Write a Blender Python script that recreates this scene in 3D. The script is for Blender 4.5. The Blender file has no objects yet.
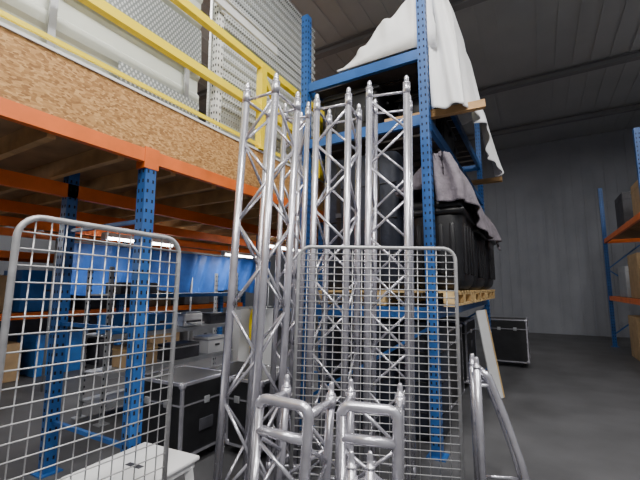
import bpy, bmesh, math, random
from mathutils import Vector, Matrix
random.seed(4)
S=bpy.context.scene
# ------------------------------------------------------------ materials
def mat(name,col,rough=.5,metal=0,var=.12,scale=6,bump=0.0,emit=0,spec=None,bscale=None):
    m=bpy.data.materials.new(name); m.use_nodes=True
    nt=m.node_tree; b=nt.nodes['Principled BSDF']
    b.inputs['Roughness'].default_value=rough; b.inputs['Metallic'].default_value=metal
    tc=nt.nodes.new('ShaderNodeTexCoord'); n=nt.nodes.new('ShaderNodeTexNoise')
    n.inputs['Scale'].default_value=scale; n.inputs['Detail'].default_value=4
    nt.links.new(tc.outputs['Object'],n.inputs['Vector'])
    r=nt.nodes.new('ShaderNodeValToRGB')
    r.color_ramp.elements[0].position=.3; r.color_ramp.elements[1].position=.7
    r.color_ramp.elements[0].color=[c*(1-var) for c in col]+[1]
    r.color_ramp.elements[1].color=[min(1,c*(1+var)) for c in col]+[1]
    nt.links.new(n.outputs['Fac'],r.inputs['Fac']); nt.links.new(r.outputs['Color'],b.inputs['Base Color'])
    if bump:
        n2=nt.nodes.new('ShaderNodeTexNoise'); n2.inputs['Scale'].default_value=bscale or scale*4
        nt.links.new(tc.outputs['Object'],n2.inputs['Vector'])
        bp=nt.nodes.new('ShaderNodeBump'); bp.inputs['Strength'].default_value=bump; bp.inputs['Distance'].default_value=.02
        nt.links.new(n2.outputs['Fac'],bp.inputs['Height']); nt.links.new(bp.outputs['Normal'],b.inputs['Normal'])
    if emit:
        b.inputs['Emission Color'].default_value=(*col,1); b.inputs['Emission Strength'].default_value=emit
    return m
ALU=mat('aluminium',(.63,.62,.68),.27,.72,.14,9)
STEEL=mat('galvanised_wire',(.46,.46,.47),.42,.4,.15,20)
BLUE=mat('blue_paint',(.02,.10,.32),.4,0,.2,4)
ORANGE=mat('orange_paint',(.80,.16,.02),.45,0,.15,4)
YELLOW=mat('yellow_paint',(1.0,.74,.0),.4,0,.03,3)
BLACK=mat('black_plastic',(.012,.012,.014),.38,0,.3,4)
NAVY=mat('navy_padding',(.014,.018,.032),.6,0,.3,4,.3)
BLKLAM=mat('black_laminate',(.012,.012,.014),.5,0,.3,8)
HOLE=mat('dark_hole',(.01,.01,.015),.9)
WHITE=mat('white_plastic',(.85,.85,.85),.4,0,.03)
WPOST=mat('white_post_paint',(.80,.80,.78),.5,0,.05)
WOOD=mat('softwood',(.50,.29,.12),.7,0,.25,5,.2)
PALE=mat('pallet_wood',(.66,.45,.2),.75,0,.25,7,.2)
BOARD=mat('floor_board',(.30,.17,.08),.8,0,.25,5)
SHELFB=mat('shelf_board_dark',(.06,.05,.045),.8,0,.25,5)
TARP=mat('blue_tarp',(.03,.12,.45),.4,0,.3,3,.4)
SHEET=mat('white_sheet',(.88,.88,.88),.85,0,.04,3,.5,bscale=5)
BLANK=mat('grey_blanket',(.20,.175,.20),.95,0,.25,12,.5)
GREY=mat('grey_metal',(.42,.43,.45),.45,.4,.1)
DKGREY=mat('dark_grey',(.05,.05,.06),.6,0,.3)
CARD=mat('cardboard',(.45,.3,.16),.8,0,.15)
BLUEBOX=mat('blue_plastic',(.03,.16,.5),.4)
CREAM=mat('painted_panel',(.66,.69,.62),.45,.1,.06,2)
RUB=mat('rubber',(.02,.02,.02),.7)
CONC=mat('concrete',(.09,.09,.095),.55,0,.25,1.5,.1)
WALL=mat('grey_wall',(.24,.25,.28),.8,0,.1,1)
CEIL=mat('ceiling_sheet',(.36,.37,.38),.8,0,.08,1)
CEILR=mat('ceiling_purlin',(.18,.18,.19),.6,0,.08,1)
TUBE=mat('lamp_tube',(1,.98,.95),.5,emit=22)

def osb():
    m=bpy.data.materials.new('osb_board'); m.use_nodes=True; nt=m.node_tree; b=nt.nodes['Principled BSDF']
    b.inputs['Roughness'].default_value=.75
    tc=nt.nodes.new('ShaderNodeTexCoord'); mp=nt.nodes.new('ShaderNodeMapping'); mp.inputs['Scale'].default_value=(20,42,90)
    mp.inputs['Rotation'].default_value=(.35,0,0)
    v=nt.nodes.new('ShaderNodeTexVoronoi'); v.inputs['Scale'].default_value=1.0
    nt.links.new(tc.outputs['Object'],mp.inputs['Vector']); nt.links.new(mp.outputs['Vector'],v.inputs['Vector'])
    sp=nt.nodes.new('ShaderNodeSeparateColor'); nt.links.new(v.outputs['Color'],sp.inputs['Color'])
    r=nt.nodes.new('ShaderNodeValToRGB'); e=r.color_ramp.elements
    e[0].color=(.27,.12,.035,1); e[1].color=(.66,.38,.14,1); x=e.new(.5); x.color=(.46,.23,.07,1)
    nt.links.new(sp.outputs['Red'],r.inputs['Fac']); nt.links.new(r.outputs['Color'],b.inputs['Base Color'])
    return m
OSB=osb()
def dotted(name,base,dot,scale,rot,metal,thr=.28,rough=.4):
    m=bpy.data.materials.new(name); m.use_nodes=True; nt=m.node_tree; b=nt.nodes['Principled BSDF']
    b.inputs['Roughness'].default_value=rough; b.inputs['Metallic'].default_value=metal
    tc=nt.nodes.new('ShaderNodeTexCoord'); mp=nt.nodes.new('ShaderNodeMapping'); mp.inputs['Scale'].default_value=scale
    mp.inputs['Rotation'].default_value=rot
    v=nt.nodes.new('ShaderNodeTexVoronoi'); v.inputs['Scale'].default_value=1.0; v.inputs['Randomness'].default_value=0
    nt.links.new(tc.outputs['Object'],mp.inputs['Vector']); nt.links.new(mp.outputs['Vector'],v.inputs['Vector'])
    r=nt.nodes.new('ShaderNodeValToRGB'); e=r.color_ramp.elements
    e[0].position=thr; e[0].color=(*dot,1); e[1].position=thr+.08; e[1].color=(*base,1)
    nt.links.new(v.outputs['Distance'],r.inputs['Fac']); nt.links.new(r.outputs['Color'],b.inputs['Base Color'])
    return m
CHECK=dotted('checker_plate',(.26,.28,.28),(.62,.64,.64),(0,34,22),(.785,0,0),.5)
PERF=dotted('perforated_panel',(.74,.76,.74),(.2,.2,.2),(0,26,26),(0,0,0),.1,.2)

# ------------------------------------------------------------ mesh builder
class MB:
    def __init__(s): s.v=[];s.f=[];s.mi=[];s.sm=[];s.m=[]
    def k(s,m):
        if m not in s.m: s.m.append(m)
        return s.m.index(m)
    def tube(s,pts,r,m,seg=10,closed=False,cap=True):
        pts=[Vector(p) for p in pts]; n=len(pts); k=s.k(m)
        rs=r if isinstance(r,(list,tuple)) else [r]*n
        T=[]
        for i in range(n):
            if closed: t=pts[(i+1)%n]-pts[i-1]
            elif i==0: t=pts[1]-pts[0]
            elif i==n-1: t=pts[-1]-pts[-2]
            else:
                t=(pts[i+1]-pts[i]).normalized()+(pts[i]-pts[i-1]).normalized()
            if t.length<1e-6: t=Vector((0,0,1))
            T.append(t.normalized())
        a=Vector((0,0,1)) if abs(T[0].z)<.9 else Vector((1,0,0))
        N=(a-T[0]*a.dot(T[0])).normalized(); base=len(s.v)
        for i in range(n):
            N=(N-T[i]*N.dot(T[i])).normalized(); B=T[i].cross(N)
            for j in range(seg):
                an=2*math.pi*j/seg
                s.v.append(pts[i]+(N*math.cos(an)+B*math.sin(an))*rs[i])
        for i in range(n if closed else n-1):
            i2=(i+1)%n
            for j in range(seg):
                j2=(j+1)%seg
                s.f.append((base+i*seg+j,base+i*seg+j2,base+i2*seg+j2,base+i2*seg+j)); s.mi.append(k); s.sm.append(True)
        if cap and not closed:
            s.f.append(tuple(base+j for j in range(seg))[::-1]); s.mi.append(k); s.sm.append(False)
            s.f.append(tuple(base+(n-1)*seg+j for j in range(seg))); s.mi.append(k); s.sm.append(False)
    def box(s,c,d,m,R=None,bev=0,taper=1.0):
        bm=bmesh.new(); bmesh.ops.create_cube(bm,size=1)
        for v in bm.verts:
            t=taper if v.co.z<0 else 1
            v.co=Vector((v.co.x*d[0]*t,v.co.y*d[1]*t,v.co.z*d[2]))
        if bev: bmesh.ops.bevel(bm,geom=bm.edges[:],offset=bev,segments=3,affect='EDGES',profile=.5)
        base=len(s.v); k=s.k(m); bm.verts.index_update()
        for v in bm.verts:
            p=v.co if R is None else R@v.co
            s.v.append(Vector(c)+p)
        for f in bm.faces:
            s.f.append(tuple(base+v.index for v in f.verts)); s.mi.append(k); s.sm.append(bool(bev))
        bm.free()
    def bar(s,a,b,w,h,m):
        a=Vector(a);b=Vector(b);d=b-a;R=d.to_track_quat('X','Z').to_matrix()
        s.box((a+b)/2,(d.length,w,h),m,R)
    def grid(s,fn,nu,nv,m,smooth=True):
        base=len(s.v);k=s.k(m)
        for i in range(nu+1):
            for j in range(nv+1): s.v.append(Vector(fn(i/nu,j/nv)))
        for i in range(nu):
            for j in range(nv):
                a=base+i*(nv+1)+j
                s.f.append((a,a+1,a+nv+2,a+nv+1));s.mi.append(k);s.sm.append(smooth)
    def build(s,name,M=None,loc=None):
        M=M or Matrix.Identity(4)
        me=bpy.data.meshes.new(name); me.from_pydata([tuple(v) for v in s.v],[],s.f)
        for m in s.m: me.materials.append(m)
        for p,k,sm in zip(me.polygons,s.mi,s.sm): p.material_index=k; p.use_smooth=sm
        bm=bmesh.new(); bm.from_mesh(me); bmesh.ops.recalc_face_normals(bm,faces=bm.faces); bm.to_mesh(me); bm.free()
        o=bpy.data.objects.new(name,me); S.collection.objects.link(o); o.matrix_world=M
        return o
def arc(c,r,a0,a1,n,ax,ay):
    return [Vector(c)+Vector(ax)*r*math.cos(a0+(a1-a0)*i/n)+Vector(ay)*r*math.sin(a0+(a1-a0)*i/n) for i in range(n+1)]
def place(base,top,yaw):
    z=(Vector(top)-Vector(base)).normalized(); x=Vector((math.cos(yaw),math.sin(yaw),0)); y=z.cross(x).normalized(); x=y.cross(z)
    M=Matrix((x,y,z)).transposed().to_4x4(); M.translation=Vector(base); return M

# ------------------------------------------------------------ room
def slab(name,c,d,m):
    b=MB(); b.box(c,d,m); return b.build(name)
slab('floor',(-2,4,-.05),(14,22,.1),CONC)
slab('wall_left',(-9.05,4,3.3),(.1,22,6.8),WALL)
slab('wall_right',(5.05,4,3.3),(.1,22,6.8),WALL)
slab('wall_front',(-2,-7.05,3.3),(14,.1,6.8),WALL)
def clad(name):
    b=MB(); b.box((-2,15.05,3.3),(14,.1,6.8),WALL)
    x=-9
    while x<5: b.box((x,14.99,3.3),(.06,.03,6.6),WALL); x+=.3
    return b.build(name)
clad('wall_back')
b=MB(); b.box((-2,4,6.65),(14,22,.1),CEIL)
x=-8.8
while x<5: b.box((x,4,6.592),(.05,22,.016),CEIL); x+=.35
b.build('ceiling')
for i,yy in enumerate((-4,-.5,3,6.5,10,13)):
    b=MB(); b.box((-2,yy,6.55),(13.9,.012,.24),CEILR); b.box((-2,yy,6.435),(13.9,.16,.014),CEILR); b.box((-2,yy,6.56),(13.9,.16,.014),CEILR)
    b.build('trim_%d'%(i+1))

def batten(x,y,z,L,power,along='Y',col=(1,.98,.95)):
    b=MB(); b.box((0,0,.05),(.09,L,.06),WPOST)
    for sx in(-.03,.03): b.tube([(sx,-L/2+.03,0),(sx,L/2-.03,0)],.014,TUBE,8)
    for sy in(-1,1): b.box((0,sy*(L/2-.015),.01),(.1,.03,.06),WPOST)
    b.tube([(0,-L*.35,.08),(0,-L*.35,.2)],.006,GREY,6); b.tube([(0,L*.35,.08),(0,L*.35,.2)],.006,GREY,6)
    M=Matrix.Translation((x,y,z))@Matrix.Rotation(math.pi/2 if along=='X' else 0,4,'Z')
    o=b.build('fluorescent_batten_light',M)
    l=bpy.data.lights.new('lamp','AREA'); l.shape='RECTANGLE'; l.size=.15; l.size_y=L; l.energy=power; l.color=col
    lo=bpy.data.objects.new('lamp',l); S.collection.objects.link(lo); lo.parent=o; lo.location=(0,0,-.04)
for (x,y) in ((-.8,-2.2),(1.8,-2.2),(-.6,1.2),(2.4,1.6),(2.2,5.5),(3.6,9.5),(-4.5,1.2),(-4.8,5.4),(-3.4,10.5)):
    batten(x,y,6.18,1.8,210 if y<2 else 55)

# ------------------------------------------------------------ trusses
def spigot(b,p,R,m=ALU):
    x,y,z=p
    b.tube([(x,y,z),(x,y,z+.012),(x,y,z+.012),(x,y,z+.05),(x,y,z+.07),(x,y,z+.08)],[R*1.12,R*1.12,R*.74,R*.70,R*.6,R*.35],m,12)
def truss(name,w,L,M,n=4,R=.0285,rise=.30,ph=0,rl=.0112):
    b=MB()
    if n==4: cs=[(-w/2,-w/2),(w/2,-w/2),(w/2,w/2),(-w/2,w/2)]
    else: cs=[(-w/2,-w*.29),(w/2,-w*.29),(0,w*.58)]
    for c in cs:
        b.tube([(*c,0),(*c,L)],R,ALU,16); spigot(b,(*c,L),R)
        b.tube([(*c,L-.09),(*c,L)],R*1.1,ALU,14); b.tube([(*c,0),(*c,.09)],R*1.1,ALU,14)
    for i in range(n):
        a=Vector((*cs[i],0)); c=Vector((*cs[(i+1)%n],0))
        for z in(.07,L-.07): b.tube([a+Vector((0,0,z)),c+Vector((0,0,z))],rl,ALU,8)
        z=.1; k=(i+ph)%2; st=(L-.2)/round((L-.2)/rise)
        while z+st<=L-.09:
            p,q=(a,c) if k==0 else (c,a)
            b.tube([p+Vector((0,0,z)),q+Vector((0,0,z+st))],rl,ALU,8); z+=st; k^=1
    return b.build(name,M)
rad=math.radians
truss('lighting_truss',.285,3.02,place((-1.80,2.12,0),(-1.745,2.27,3.05),rad(-1)),ph=0)
truss('lighting_truss',.30,3.16,place((-1.53,2.83,0),(-1.50,2.94,3.2),rad(7)),ph=1)
truss('lighting_truss',.32,3.24,place((-1.10,2.99,0),(-1.07,3.13,3.3),rad(13)),ph=0)
truss('lighting_truss',.22,3.14,place((-1.93,2.74,0),(-1.87,2.83,3.2),rad(20)),n=3,R=.024,ph=1)

def frame_piece(name,w,h,M,hb=.06):
    b=MB(); R=.03
    x0,x1,y0,y1=-w/2,w/2,-w/2,w/2; c=.05
    pts=[(x0,y0,0),(x0,y0,h-c)]+arc((x0+c,y0,h-c),c,math.pi,math.pi/2,6,(1,0,0),(0,0,1))+arc((x1-c,y0,h-c),c,math.pi/2,0,6,(1,0,0),(0,0,1))+[(x1,y0,0)]
    b.tube(pts,R,ALU,14)
    b.tube([(x0,y0,h-.17),(x1,y0,h-.17)],R*.95,ALU,14)
    for x in(x0,x1):
        b.tube([(x,y1,0),(x,y1,h+hb-.06)],R*.9,ALU,14); spigot(b,(x,y1,h+hb-.06),R*.85); b.tube([(x,y1,h+hb-.13),(x,y1,h+hb-.06)],R*1.1,ALU,14)
        b.tube([(x,y0,h-.04),(x,y1,h-.04)],R*.8,ALU,12)
        b.tube([(x,y0,h-.2),(x,y1,h-.38)],.012,ALU,8); b.tube([(x,y1,h-.38),(x,y0,h-.56)],.012,ALU,8)
        b.tube([(x,y0,.06),(x,y1,.06)],.016,ALU,8)
    b.tube([(x0,y0,h-.22),(x1,y0,h-.42)],.012,ALU,8); b.tube([(x1,y0,h-.42),(x0,y0,h-.64)],.012,ALU,8)
    b.tube([(x0,y1,h-.05),(x1,y1,h-.3)],.012,ALU,8); b.tube([(x1,y1,h-.3),(x0,y1,h-.55)],.012,ALU,8)
    b.tube([(x0,y0,.06),(x1,y0,.06)],.016,ALU,8); b.tube([(x0,y1,.06),(x1,y1,.06)],.016,ALU,8)
    return b.build(name,M)
frame_piece('truss_corner_piece',.31,.87,place((-1.32,1.90,0),(-1.28,1.94,.85),rad(6)))
frame_piece('truss_corner_piece',.31,.84,place((-.92,2.16,0),(-.90,2.18,.85),rad(16)))
b=MB()
for x in(-.045,.045):
    b.tube([(x,0,0),(x,0,.64)],.022,ALU,12); b.tube([(x,0,.53),(x,0,.60)],.03,ALU,12); spigot(b,(x,0,.64),.022)
for z in(.08,.35,.57): b.tube([(-.045,0,z),(.045,0,z)],.018,ALU,10)
b.box((0,0,.006),(.26,.26,.012),ALU)
b.build('truss_coupler_stand',place((-.80,1.78,0),(-.80,1.78,1),rad(25)))

# ------------------------------------------------------------ wire mesh panels
def mesh_panel(name,W,H,M,dx,dz,R=.0135,rw=.0028):
    b=MB(); c=.09; z0=.12
    pts=[(0,0,z0)]+arc((c,0,H-c),c,math.pi,math.pi/2,7,(1,0,0),(0,0,1))+arc((W-c,0,H-c),c,math.pi/2,0,7,(1,0,0),(0,0,1))+[(W,0,z0)]
    b.tube(pts,R,STEEL,12); b.tube([(0,0,z0+.03),(W,0,z0+.03)],R*.9,STEEL,10)
    n=round(W/dx)
    for i in range(1,n):
        x=W*i/n; top=H if c<x<W-c else H-c+math.sqrt(max(0,c*c-(c-min(x,W-x))**2))
        b.tube([(x,0,z0+.03),(x,0,top)],rw,STEEL,6)
    n=int((H-z0)/dz)
    for i in range(1,n):
        z=z0+.03+(H-z0-.03)*i/n
        ins=0 if z<H-c else c-math.sqrt(max(0,c*c-(z-H+c)**2))
        b.tube([(ins,-rw*1.7,z),(W-ins,-rw*1.7,z)],rw,STEEL,6)
    for x in(.05,W-.05):
        b.box((x,0,z0),(.06,.06,.02),STEEL); b.tube([(x,-.014,.05),(x,.014,.05)],.05,RUB,16)
        for sy in(-.02,.02): b.box((x,sy,.085),(.03,.005,.08),STEEL)
        b.tube([(x,-.026,.05),(x,.026,.05)],.012,STEEL,8)
    return b.build(name,M)
d=Vector((1.04,.46,0)).normalized(); yaw=math.atan2(d.y,d.x)
def panelM(base,yaw,back,side):
    x=Vector((math.cos(yaw),math.sin(yaw),0)); y=Vector((-x.y,x.x,0))
    z=(Vector((0,0,1))+y*math.tan(rad(back))+x*math.tan(rad(side))).normalized(); x=(x-z*x.dot(z)).normalized(); y=z.cross(x)
    M=Matrix((x,y,z)).transposed().to_4x4(); M.translation=Vector(base); return M
mesh_panel('roll_cage_mesh_panel',1.16,1.80,panelM((-1.59,2.335,.02),yaw,2.5,1.4),.068,.052,rw=.0036)
mesh_panel('roll_cage_mesh_panel',.80,1.80,panelM((-1.82,.66,0),rad(90),0,1.2),.062,.068,rw=.0034)

# right foreground tubular stand
b=MB()
for y in(-.07,.07):
    b.tube([(0,y,0),(0,y,.92)],.028,ALU,12); spigot(b,(0,y,.92),.028)
    b.tube([(.03,y,.90),(.08,y,.86),(.17,y,.6),(.26,y,.3),(.33,y,.02)],.026,ALU,12)
for z in(.1,.5,.86): b.tube([(0,-.07,z),(0,.07,z)],.016,ALU,10)
for t in((.08,.86),(.17,.6),(.30,.15)): b.tube([(t[0],-.07,t[1]),(t[0],.07,t[1])],.018,ALU,10)
for z in(.12,.8): b.tube([(0,.07,z),(.36-z*.32,.07,z)],.014,ALU,8); b.tube([(0,-.07,z),(.36-z*.32,-.07,z)],.014,ALU,8)
b.build('outrigger_base_stand',place((-.46,3.12,0),(-.46,3.12,1),rad(20)))

# ------------------------------------------------------------ racks
def upright(b,x,y,h,m,wx=.09,wy=.09,holes=('x+','y-'),z0=0):
    b.box((x,y,z0+(h-z0)/2),(wx,wy,h-z0),m)
    z=z0+.12
    while z<h-.05:
        for f in holes:
            for o in(-.022,.022):
                if f=='y-': b.box((x+o*wx/.09,y-wy/2,z),(.014,.004,.026),HOLE)
                if f=='x+': b.box((x+wx/2,y+o,z),(.004,.014,.026),HOLE)
        z+=.075
    if z0==0: b.box((x,y,.006),(wx+.08,wy+.08,.012),m)
def rack(name,x0,x1,y0,y1,h,levels,up,beamY,beamX,hleft=None,hb=.11,deck=BOARD,brace=3.0):
    b=MB()
    for y in(y0,y1):
        upright(b,x1,y,h,up); upright(b,x0,y,hleft or h,up)
        z=.3; k=0
        while z+.85<brace and z+.85<h:
            a,c=((x0,x1) if k==0 else (x1,x0)); b.bar((a,y+.02,z),(c,y+.02,z+.85),.03,.03,up); z+=.85;k^=1
    for z in levels:
        for x in(x0,x1): b.box((x,(y0+y1)/2,z-hb/2),(.05,y1-y0-.09,hb),beamY)
        for y in(y0,y1): b.box(((x0+x1)/2,y,z-hb/2),(x1-x0-.09,.05,hb),beamX)
        n=int((y1-y0)/.28)
        for i in range(1,n): b.box(((x0+x1)/2,y0+(y1-y0)*i/n,z-.015),(x1-x0-.05,.22,.022),deck)
    return b.build(name)
rack('pallet_rack',-2.30,-.885,3.65,7.9,5.3,(1.32,3.24,3.95),BLUE,BLUE,BLUE,hleft=4.85,deck=SHELFB,brace=1.3)

def mezz():
    b=MB(); xs=-2.5; ya,yb=-3.6,7.15
    for y in(-.95,1.745,4.44,7.1):
        upright(b,xs-.02,y,2.54,BLUE); upright(b,xs-1.1,y,2.54,BLUE)
        b.box((xs-.02,y-.0,2.47),(.10,.12,.16),ORANGE)
        for z in (.4,1.2,2.0): b.bar((xs,y,z),(xs-1.1,y,z),.03,.03,BLUE)
        upright(b,xs-4.5,y,2.54,BLUE)
    for x in(xs,xs-1.08,xs-2.3,xs-3.4,xs-4.5): b.box((x,(ya+yb)/2,2.485 if x==xs else 2.36),(.05,yb-ya,.10 if x==xs else .12),ORANGE)
    y=ya+.2
    while y<yb:
        b.box((xs-2.6,y,2.485),(5.1,.05,.13),WOOD); y+=.45
    b.box((xs-2.62,(ya+yb)/2,2.565),(5.15,yb-ya,.03),BOARD)
    b.box((xs+.01,(ya+yb)/2,2.735),(.018,yb-ya,.40),OSB)
    b.box((xs-.05,(ya+yb)/2,2.945),(.16,yb-ya,.02),WPOST)
    b.box((xs-2.6,(ya+yb)/2,2.90),(5.1,yb-ya,.03),BOARD)
    return b.build('mezzanine_platform')
mezz()
b=MB(); xr=-2.5
ys=[-2.4,-.9,.6,3.05,4.3]
for z in(3.43,3.93): b.box((xr,1.0,z),(.06,6.8,.075),YELLOW)
b.box((xr,1.0,3.02),(.02,6.8,.03),YELLOW)
for y in ys:
    b.box((xr,y,3.44),(.08,.08,.96),YELLOW); b.box((xr,y,2.963),(.12,.16,.012),YELLOW)
b.bar((xr,3.05,3.85),(xr-.0,3.9,2.98),.04,.05,YELLOW)
b.build('safety_handrail')

def corr(name,x,y0,y1,z0,z1,pitch,dep,m):
    b=MB(); z=z0; prof=[]
    while z<z1:
        prof+= [(0,z),(0,z+pitch*.45),(dep,z+pitch*.55),(dep,z+pitch*.9)]; z+=pitch
    def fn(u,v):
        i=min(int(round(u*(len(prof)-1))),len(prof)-1); return (x+prof[i][0],y0+(y1-y0)*v,prof[i][1])
    b.grid(fn,len(prof)-1,1,m,False)
    b.box((x-.04,(y0+y1)/2,(z0+z1)/2),(.03,y1-y0,z1-z0),m)
    return b.build(name)
corr('louvred_wall_panel',-2.95,2.74,4.9,2.95,5.6,.12,.03,PERF)
corr('ribbed_wall_panel',-3.0,-1.5,2.6,2.93,5.9,.30,.03,CREAM)
b=MB()
b.box((-2.91,1.1,3.98),(.006,2.9,.42),CHECK,Matrix.Rotation(rad(-3),3,'Y')); b.box((-2.92,1.1,3.77),(.03,2.9,.02),GREY)
for y in(-.2,1.2,2.4): b.box((-2.93,y,3.36),(.02,.05,.82),GREY)
b.build('checker_plate_sheet')
b=MB()
b.box((-2.88,2.1,3.2),(.006,.85,.32),CHECK); b.box((-2.89,2.1,3.045),(.03,.85,.02),GREY); b.box((-2.89,2.1,2.99),(.05,.8,.09),WOOD)
b.build('checker_plate_sheet')
for yy in(2.68,.35):
    b=MB(); upright(b,-2.80,yy,5.9,WPOST,.07,.08,z0=2.95); b.box((-2.80,yy,2.963),(.14,.14,.01),WPOST); b.build('perforated_white_upright')
b=MB(); b.box((-2.72,1.5,4.5),(.03,4.2,.10),WPOST); b.box((-2.71,1.5,4.56),(.06,4.2,.015),WPOST)
for yy in(2.68,.35): b.box((-2.745,yy,4.5),(.03,.06,.16),WPOST)
b.build('white_shelf_rail')

# ------------------------------------------------------------ rack goods
def tote(name,cx,cy,z0,sx,sy,h,lid=True,m=BLACK,rz=0):
    b=MB(); b.box((0,0,h/2),(sx,sy,h),m,bev=min(sx,sy,h)*.12,taper=.9)
    b.box((0,0,h-.05),(sx+.04,sy+.04,.035),m,bev=.012)
    if lid: b.box((0,0,h),(sx*.96,sy*.96,.04),m,bev=.015)
    n=int(sx/.14)
    for i in range(n+1):
        x=-sx*.42+sx*.84*i/max(n,1)
        for s in(-1,1): b.box((x,s*(sy/2*.965),h*.55),(.018,.02,h*.62),m)
    for s in(-1,1):
        b.box((s*(sx/2+.015),0,h*.75),(.03,.14,.04),m,bev=.008)
    return b.build(name,Matrix.Translation((cx,cy,z0))@Matrix.Rotation(rz,4,'Z'))
zs=3.26
tote('storage_tote',-1.80,4.10,zs,.74,.62,.54); tote('storage_tote',-1.16,4.40,zs,.36,.5,.50)
tote('storage_tote',-1.75,4.80,zs,.8,.62,.55); tote('storage_tote',-1.2,5.3,zs,.5,.8,.5)
tote('storage_tote',-1.6,6.1,zs,1.1,.7,.55)
def pallet(cx,cy,z0,sx,sy):
    b=MB()
    for i in range(3):
        for j in range(3): b.box(((i-1)*(sx/2-.06),(j-1)*(sy/2-.05),.07),(.1,.1,.08),PALE)
    for i in range(3): b.box(((i-1)*(sx/2-.06),0,.012),(.1,sy,.022),PALE); b.box(((i-1)*(sx/2-.06),0,.121),(.1,sy,.02),PALE)
    n=7
    for j in range(n): b.box((0,-sy/2+.05+(sy-.1)*j/(n-1),.142),(sx,.1,.02),PALE)
    return b.build('wooden_pallet',Matrix.Translation((cx,cy,z0)))
for cy in(4.32,5.62,6.92): pallet(-1.44,cy,1.325,1.5,1.15)
def bigbin(cx,cy,z0,sx,sy,h):
    b=MB(); b.box((0,0,h*.46),(sx*.97,sy*.97,h*.92),BLACK,bev=.11,taper=.9)
    b.box((0,0,h*.86),(sx+.03,sy+.03,.07),BLACK,bev=.03); b.box((0,0,h*.94),(sx*.98,sy*.98,.12),BLACK,bev=.05)
    for s in(-1,1):
        for t in(-.3,-.1,.1,.3):
            b.box((s*sx*.465,sy*t,h*.45),(.03,.05,h*.55),BLACK,bev=.01); b.box((sx*t,s*sy*.465,h*.45),(.05,.03,h*.55),BLACK,bev=.01)
    return b.build('moulded_plastic_bin',Matrix.Translation((cx,cy,z0)))
bigbin(-.88,4.28,1.48,.55,.9,.92); bigbin(-1.07,5.35,1.48,.95,.95,.85); bigbin(-1.07,6.5,1.48,.95,.95,.9)
def padded(cx,cy,z0,sx,sy,h):
    b=MB(); b.box((0,0,h/2),(sx,sy,h),NAVY,bev=.09,taper=1.03)
    for z in(.25,.5,.75): b.tube([(-sx/2+.02,-sy/2-.004,h*z),(sx/2-.02,-sy/2-.004,h*z)],.008,BLACK,6); b.tube([(sx/2+.004,-sy/2+.05,h*z),(sx/2+.004,sy/2-.05,h*z)],.008,BLACK,6)
    for x in(-.25,.25): b.box((x*sx,-sy/2-.008,h*.5),(.05,.01,h*.9),BLACK); b.box((x*sx,-sy/2-.016,h*.55),(.07,.012,.05),DKGREY)
    return b.build('padded_equipment_cover',Matrix.Translation((cx,cy,z0)))
padded(-1.72,4.2,1.48,.96,.72,1.55)
def flight_case(cx,cy,z0,sx,sy,h,rz=0,castor=True):
    b=MB(); o=.1 if castor else 0
    b.box((0,0,o+(h-o)/2),(sx,sy,h-o),BLKLAM)
    e=.024
    for a in(-1,1):
        for c in(-1,1):
            b.box((a*(sx/2-e/2+.003),c*(sy/2-e/2+.003),o+(h-o)/2),(e,e,h-o),ALU)
            b.box((0,a*(sy/2-e/2+.003),(o+e/2-.003) if c<0 else (h-e/2+.003)),(sx,e,e),ALU)
            b.box((a*(sx/2-e/2+.003),0,(o+e/2-.003) if c<0 else (h-e/2+.003)),(e,sy,e),ALU)
            for z in(o+.02,h-.02): b.box((a*(sx/2-.015),c*(sy/2-.015),z),(.055,.055,.055),ALU,bev=.018)
            if castor:
                b.tube([(a*(sx/2-.1)-.015,c*(sy/2-.1),.045),(a*(sx/2-.1)+.015,c*(sy/2-.1),.045)],.045,RUB,14); b.box((a*(sx/2-.1),c*(sy/2-.1),.09),(.05,.08,.02),GREY)
    zl=h-.18
    for a in(-1,1):
        b.box((0,a*(sy/2+.001),zl),(sx-.04,.006,.014),ALU); b.box((a*(sx/2+.001),0,zl),(.006,sy-.04,.014),ALU)
        b.box((a*(sx/2+.004),0,zl),(.012,.06,.06),GREY,bev=.004); b.box((a*.2*sx,-sy/2-.004,zl),(.06,.012,.06),GREY,bev=.004)
        b.box((a*(sx/2+.004),0,zl-.2),(.012,.16,.1),DKGREY,bev=.004)
    return b.build('flight_case',Matrix.Translation((cx,cy,z0))@Matrix.Rotation(rz,4,'Z'))
flight_case(-2.95,2.54,0,.62,.56,.70,.02); flight_case(-2.36,3.02,0,.40,.6,.68,.0)
flight_case(-3.0,3.35,0,.66,.7,.60)
padded(-1.78,4.28,0,.86,.86,1.15)
padded(-1.10,4.12,0,.42,.5,1.15)
flight_case(-1.28,5.2,0,.6,.9,1.0)
flight_case(-1.5,6.6,0,1.0,.9,1.0)

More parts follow.
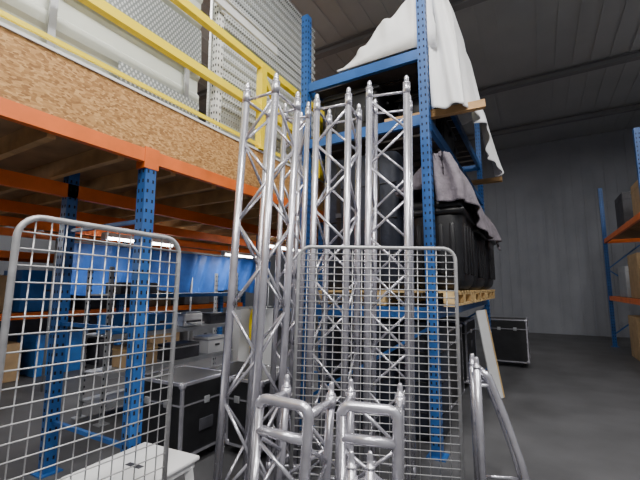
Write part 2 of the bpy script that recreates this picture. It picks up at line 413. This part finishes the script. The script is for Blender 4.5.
# dust sheet over load on top shelf
prof=[(-1.86,3.985),(-1.66,4.10),(-1.42,4.25),(-1.22,4.40),(-1.02,4.58),(-.86,4.74),(-.74,4.78),(-.64,4.60),(-.58,4.30),(-.55,4.0),(-.53,3.75),(-.51,3.52),(-.49,3.32)]
def psamp(P,u):
    t=u*(len(P)-1); i=min(int(t),len(P)-2); f=t-i
    return P[i][0]*(1-f)+P[i+1][0]*f, P[i][1]*(1-f)+P[i+1][1]*f
def sheet(u,v):
    x,z=psamp(prof,u); hang=min(1,max(0,(u-.5)/.2)); hh=max(0,(u-.5)/.5)
    s=v*1.12; vv=max(0,s-.12)/1.0; q=min(1,s/.12)
    y0=3.64+.10*min(1,max(0,(u-.36)/.1)); y=y0+2.9*vv
    w=(math.sin(y*8+1.3*math.sin(y*3))*.05+math.sin(y*19+2)*.018)*hh
    z-=.38*vv*(1-hang)*max(0,min(1,(z-3.98)*2))+.42*vv*hang*(1-hh)+.06*vv*hh
    z+=(.04*math.sin(y*4+x*5)+.025*math.sin(y*9.7+x*11))*(1-hang)*min(1,u*6)+hh*hang*(.09*math.sin(y*2.6+2.2)+.04*math.sin(y*7))
    z+=.022*math.sin(x*23+1)*(1-hang)*min(1,u*5)
    x+=w+hh*.10*vv
    if q<1:
        if u<.5:
            z=3.975+(z-3.975)*q**.45; y=y0-.02*(1-q)+(.028*math.sin(x*17+z*6)+.015*math.sin(x*41))*q
        else:
            a=q**.8; x=-.83+(x+.83)*a+.0; y=y0+.045*math.sin(a*10+z*3)-.02
    return (x,y,z)
b=MB(); b.grid(sheet,84,120,SHEET); o=b.build('dust_sheet')
md=o.modifiers.new('s','SOLIDIFY'); md.thickness=.005
tote('covered_crate',-1.16,4.8,3.97,.34,1.4,.30,m=DKGREY)
# grey blanket
prof2=[(-1.25,2.50),(-1.1,2.62),(-.95,2.74),(-.82,2.82),(-.68,2.79),(-.60,2.62),(-.565,2.47),(-.55,2.33),(-.54,2.2)]
def blank(u,v):
    x,z=psamp(prof2,u); hh=max(0,(u-.4)/.6); s=v*1.12; vv=max(0,s-.12); q=min(1,s/.12); y=3.75+2.5*vv
    x+=hh*(.04*math.sin(y*8)+.02*math.sin(y*19)+.10*vv)
    z+=(.03*math.sin(y*5+x*6))*(1-hh)-.26*vv*(1-hh)+hh*(.10-.26*vv+.06*math.sin(y*3.3+1))
    if q<1:
        if u>.45: x=-.83+(x+.83)*q; y+=.035*math.sin(q*9+z*4)-.02
        else: z=2.5+(z-2.5)*q**.5
    return (x,y,z)
b=MB(); b.grid(blank,44,84,BLANK); o=b.build('moving_blanket'); md=o.modifiers.new('s','SOLIDIFY'); md.thickness=.010
def timber(name,a,c,w,h,m=WOOD):
    b=MB(); b.bar(a,c,w,h,m); n=4
    A=Vector(a);C=Vector(c)
    for i in range(n): 
        p=A.lerp(C,(i+.5)/n); b.tube([p+Vector((0,0,h/2-.002)),p+Vector((0,0,h/2+.003))],.006,GREY,8)
    return b.build(name)
timber('timber_plank',(-1.36,3.80,3.30),(-.36,3.98,3.36),.07,.08)
timber('timber_plank',(-1.6,6.75,3.29),(-.42,6.75,3.29),.1,.07)
b=MB(); b.box((0,0,.6),(.16,.02,1.2),WHITE); b.box((0,.02,.6),(.04,.02,1.2),PALE); b.box((.09,.0,.6),(.02,.03,1.2),PALE); b.build('leaning_board',place((-.58,5.9,0),(-.76,5.9,1.2),rad(50)))
flight_case(-.60,8.6,0,.7,.6,.9)

# ------------------------------------------------------------ under mezzanine
def shelving(x0,x1,y0,y1,h,levels):
    b=MB()
    for x in(x0,x1):
        for y in(y0,y1): upright(b,x,y,h,GREY,.04,.04,holes=('x+',))
    for z in levels:
        b.box(((x0+x1)/2,(y0+y1)/2,z),(x1-x0,y1-y0,.02),GREY)
        for x in(x0,x1): b.box((x,(y0+y1)/2,z-.015),(.02,y1-y0,.05),BLUE if z>1.3 else GREY)
    return b.build('steel_shelving')
shelving(-4.75,-4.3,2.6,4.7,1.75,(.2,.52,.95,1.42))
def carton(name,c,d,m,rz=0,tape=None):
    b=MB(); b.box((0,0,d[2]/2),d,m,bev=.008); b.box((0,0,d[2]*.82),(d[0]+.008,d[1]+.008,.02),tape or m); b.box((d[0]/2,0,d[2]*.5),(.012,.09,.03),DKGREY)
    return b.build(name,Matrix.Translation(c)@Matrix.Rotation(rz,4,'Z'))
b=MB(); b.box((0,0,.09),(.32,.34,.18),WHITE,bev=.02); b.box((.1,0,.19),(.1,.28,.03),GREY,bev=.005); b.box((.165,0,.07),(.02,.26,.03),DKGREY); b.box((.2,0,.05),(.1,.24,.01),WHITE)
b.build('desktop_printer',Matrix.Translation((-4.5,3.88,.962)))
carton('plastic_crate',(-4.5,3.35,.962),(.34,.4,.20),BLUEBOX); carton('plastic_crate',(-4.5,2.85,.962),(.3,.36,.24),BLUEBOX)
carton('equipment_box',(-4.5,4.38,.962),(.3,.34,.16),DKGREY); carton('equipment_box',(-4.5,3.75,.532),(.34,.5,.2),DKGREY,0,GREY)
carton('cardboard_box',(-4.5,3.1,.532),(.34,.4,.26),CARD,0,PALE); carton('equipment_box',(-4.5,4.35,.532),(.34,.36,.24),WHITE,0,GREY)
carton('equipment_box',(-4.5,3.0,1.432),(.32,.5,.14),DKGREY)
rack('pallet_rack',-8.3,-7.4,1.8,8.4,2.4,(1.1,2.1),BLUE,ORANGE,ORANGE)
for i,(yy,hh,mm) in enumerate(((2.4,.6,CARD),(3.4,.7,BLUEBOX),(4.5,.5,DKGREY),(5.6,.6,CARD),(6.8,.7,GREY))):
    carton('cardboard_box' if mm is CARD else 'equipment_box',(-7.85,yy,1.11),(.7,.8,hh),mm)
    carton('cardboard_box' if mm is CARD else 'equipment_box',(-7.85,yy+.3,.0),(.7,.8,hh),mm)
def tarp(u,v):
    y=3.0+5.2*u; return (-6.35+.05*math.sin(y*7)+.03*math.sin(y*17+v*3)-.1*v, y, 2.22-.80*v+.05*math.sin(y*3)*v)
b=MB(); b.grid(tarp,90,10,TARP); b.tube([(-6.35,2.95,2.25),(-6.35,8.25,2.25)],.02,GREY,8)
for y in(2.95,5.6,8.25): b.tube([(-6.42,y,0),(-6.35,y,2.27)],.02,GREY,8)
b.build('hanging_tarpaulin')
batten(-5.4,3.7,2.22,1.2,30); batten(-5.8,6.5,2.22,1.2,30); batten(-4.0,5.6,2.22,1.2,24); batten(-5.2,.6,2.22,1.2,25)
b=MB()
for s in(-1,1):
    R=Matrix.Rotation(rad(9*s),3,'X')
    b.box((0,s*-.10,.62),(.5,.018,1.25),WHITE,R)
b.tube([(-.25,0,1.24),(.25,0,1.24)],.018,GREY,8)
b.build('a_frame_sign',Matrix.Translation((-3.34,4.02,0))@Matrix.Rotation(rad(60),4,'Z'))
b=MB(); pts=[]
for i in range(60):
    t=i/59*math.pi*2*3; r=.09+.01*math.sin(i)
    pts.append((.012*i/59*3-.02,r*math.cos(t)*.6,.98+.26*math.sin(t)*(1+.05*math.sin(i*.7))))
b.tube(pts,.010,YELLOW,6); b.tube([(0,.05,.75),(.02,.08,.5),(.03,.02,.3),(.03,.1,.05),(.1,.15,.03)],.010,YELLOW,6)
b.tube([(-.01,0,1.25),(-.01,0,0.0)],.012,GREY,6); b.box((-.01,0,.01),(.2,.2,.02),GREY); b.box((-.01,0,1.26),(.1,.03,.03),GREY)
b.build('yellow_extension_cable',Matrix.Translation((-3.16,3.79,0)))
b=MB(); b.box((0,0,.44),(.5,.56,.03),WHITE,bev=.012); b.box((0,0,.41),(.46,.52,.05),WHITE,bev=.01)
for a in(-1,1):
    for c in(-1,1):
        b.bar((a*.2,c*.23,.40),(a*.235,c*.27,0.005),.05,.05,WHITE)
for c in(-1,1): b.bar((-.22,c*.25,.18),(.22,c*.25,.18),.03,.04,WHITE)
b.box((0,0,.456),(.12,.035,.003),DKGREY)
b.build('plastic_step_stool',Matrix.Translation((-2.15,1.52,0))@Matrix.Rotation(rad(4),4,'Z'))

# far rack on right aisle
rack('pallet_rack',1.6,2.6,8.0,12.5,4.2,(1.3,2.8),BLUE,ORANGE,ORANGE)
for (yy,z,hh,mm,n) in ((8.7,1.3,.8,DKGREY,'equipment_box'),(10,1.3,.9,CARD,'cardboard_box'),(11.3,1.3,.7,GREY,'equipment_box'),(9.0,2.8,.7,CARD,'cardboard_box'),(10.8,2.8,.8,DKGREY,'equipment_box'),(9,0,.9,GREY,'equipment_box'),(10.6,0,.9,CARD,'cardboard_box')):
    carton(n,(2.1,yy,z),(.8,.9,hh),mm)

# ------------------------------------------------------------ world + camera
w=bpy.data.worlds.new('world'); S.world=w; w.use_nodes=True
w.node_tree.nodes['Background'].inputs['Color'].default_value=(.6,.65,.7,1); w.node_tree.nodes['Background'].inputs['Strength'].default_value=.3
cam=bpy.data.cameras.new('camera'); cam.lens=377/640*36; cam.sensor_width=36; cam.clip_start=.05
co=bpy.data.objects.new('camera',cam); S.collection.objects.link(co)
co.location=(0,0,1.5); co.rotation_euler=(rad(97.3),0,rad(30)); S.camera=co
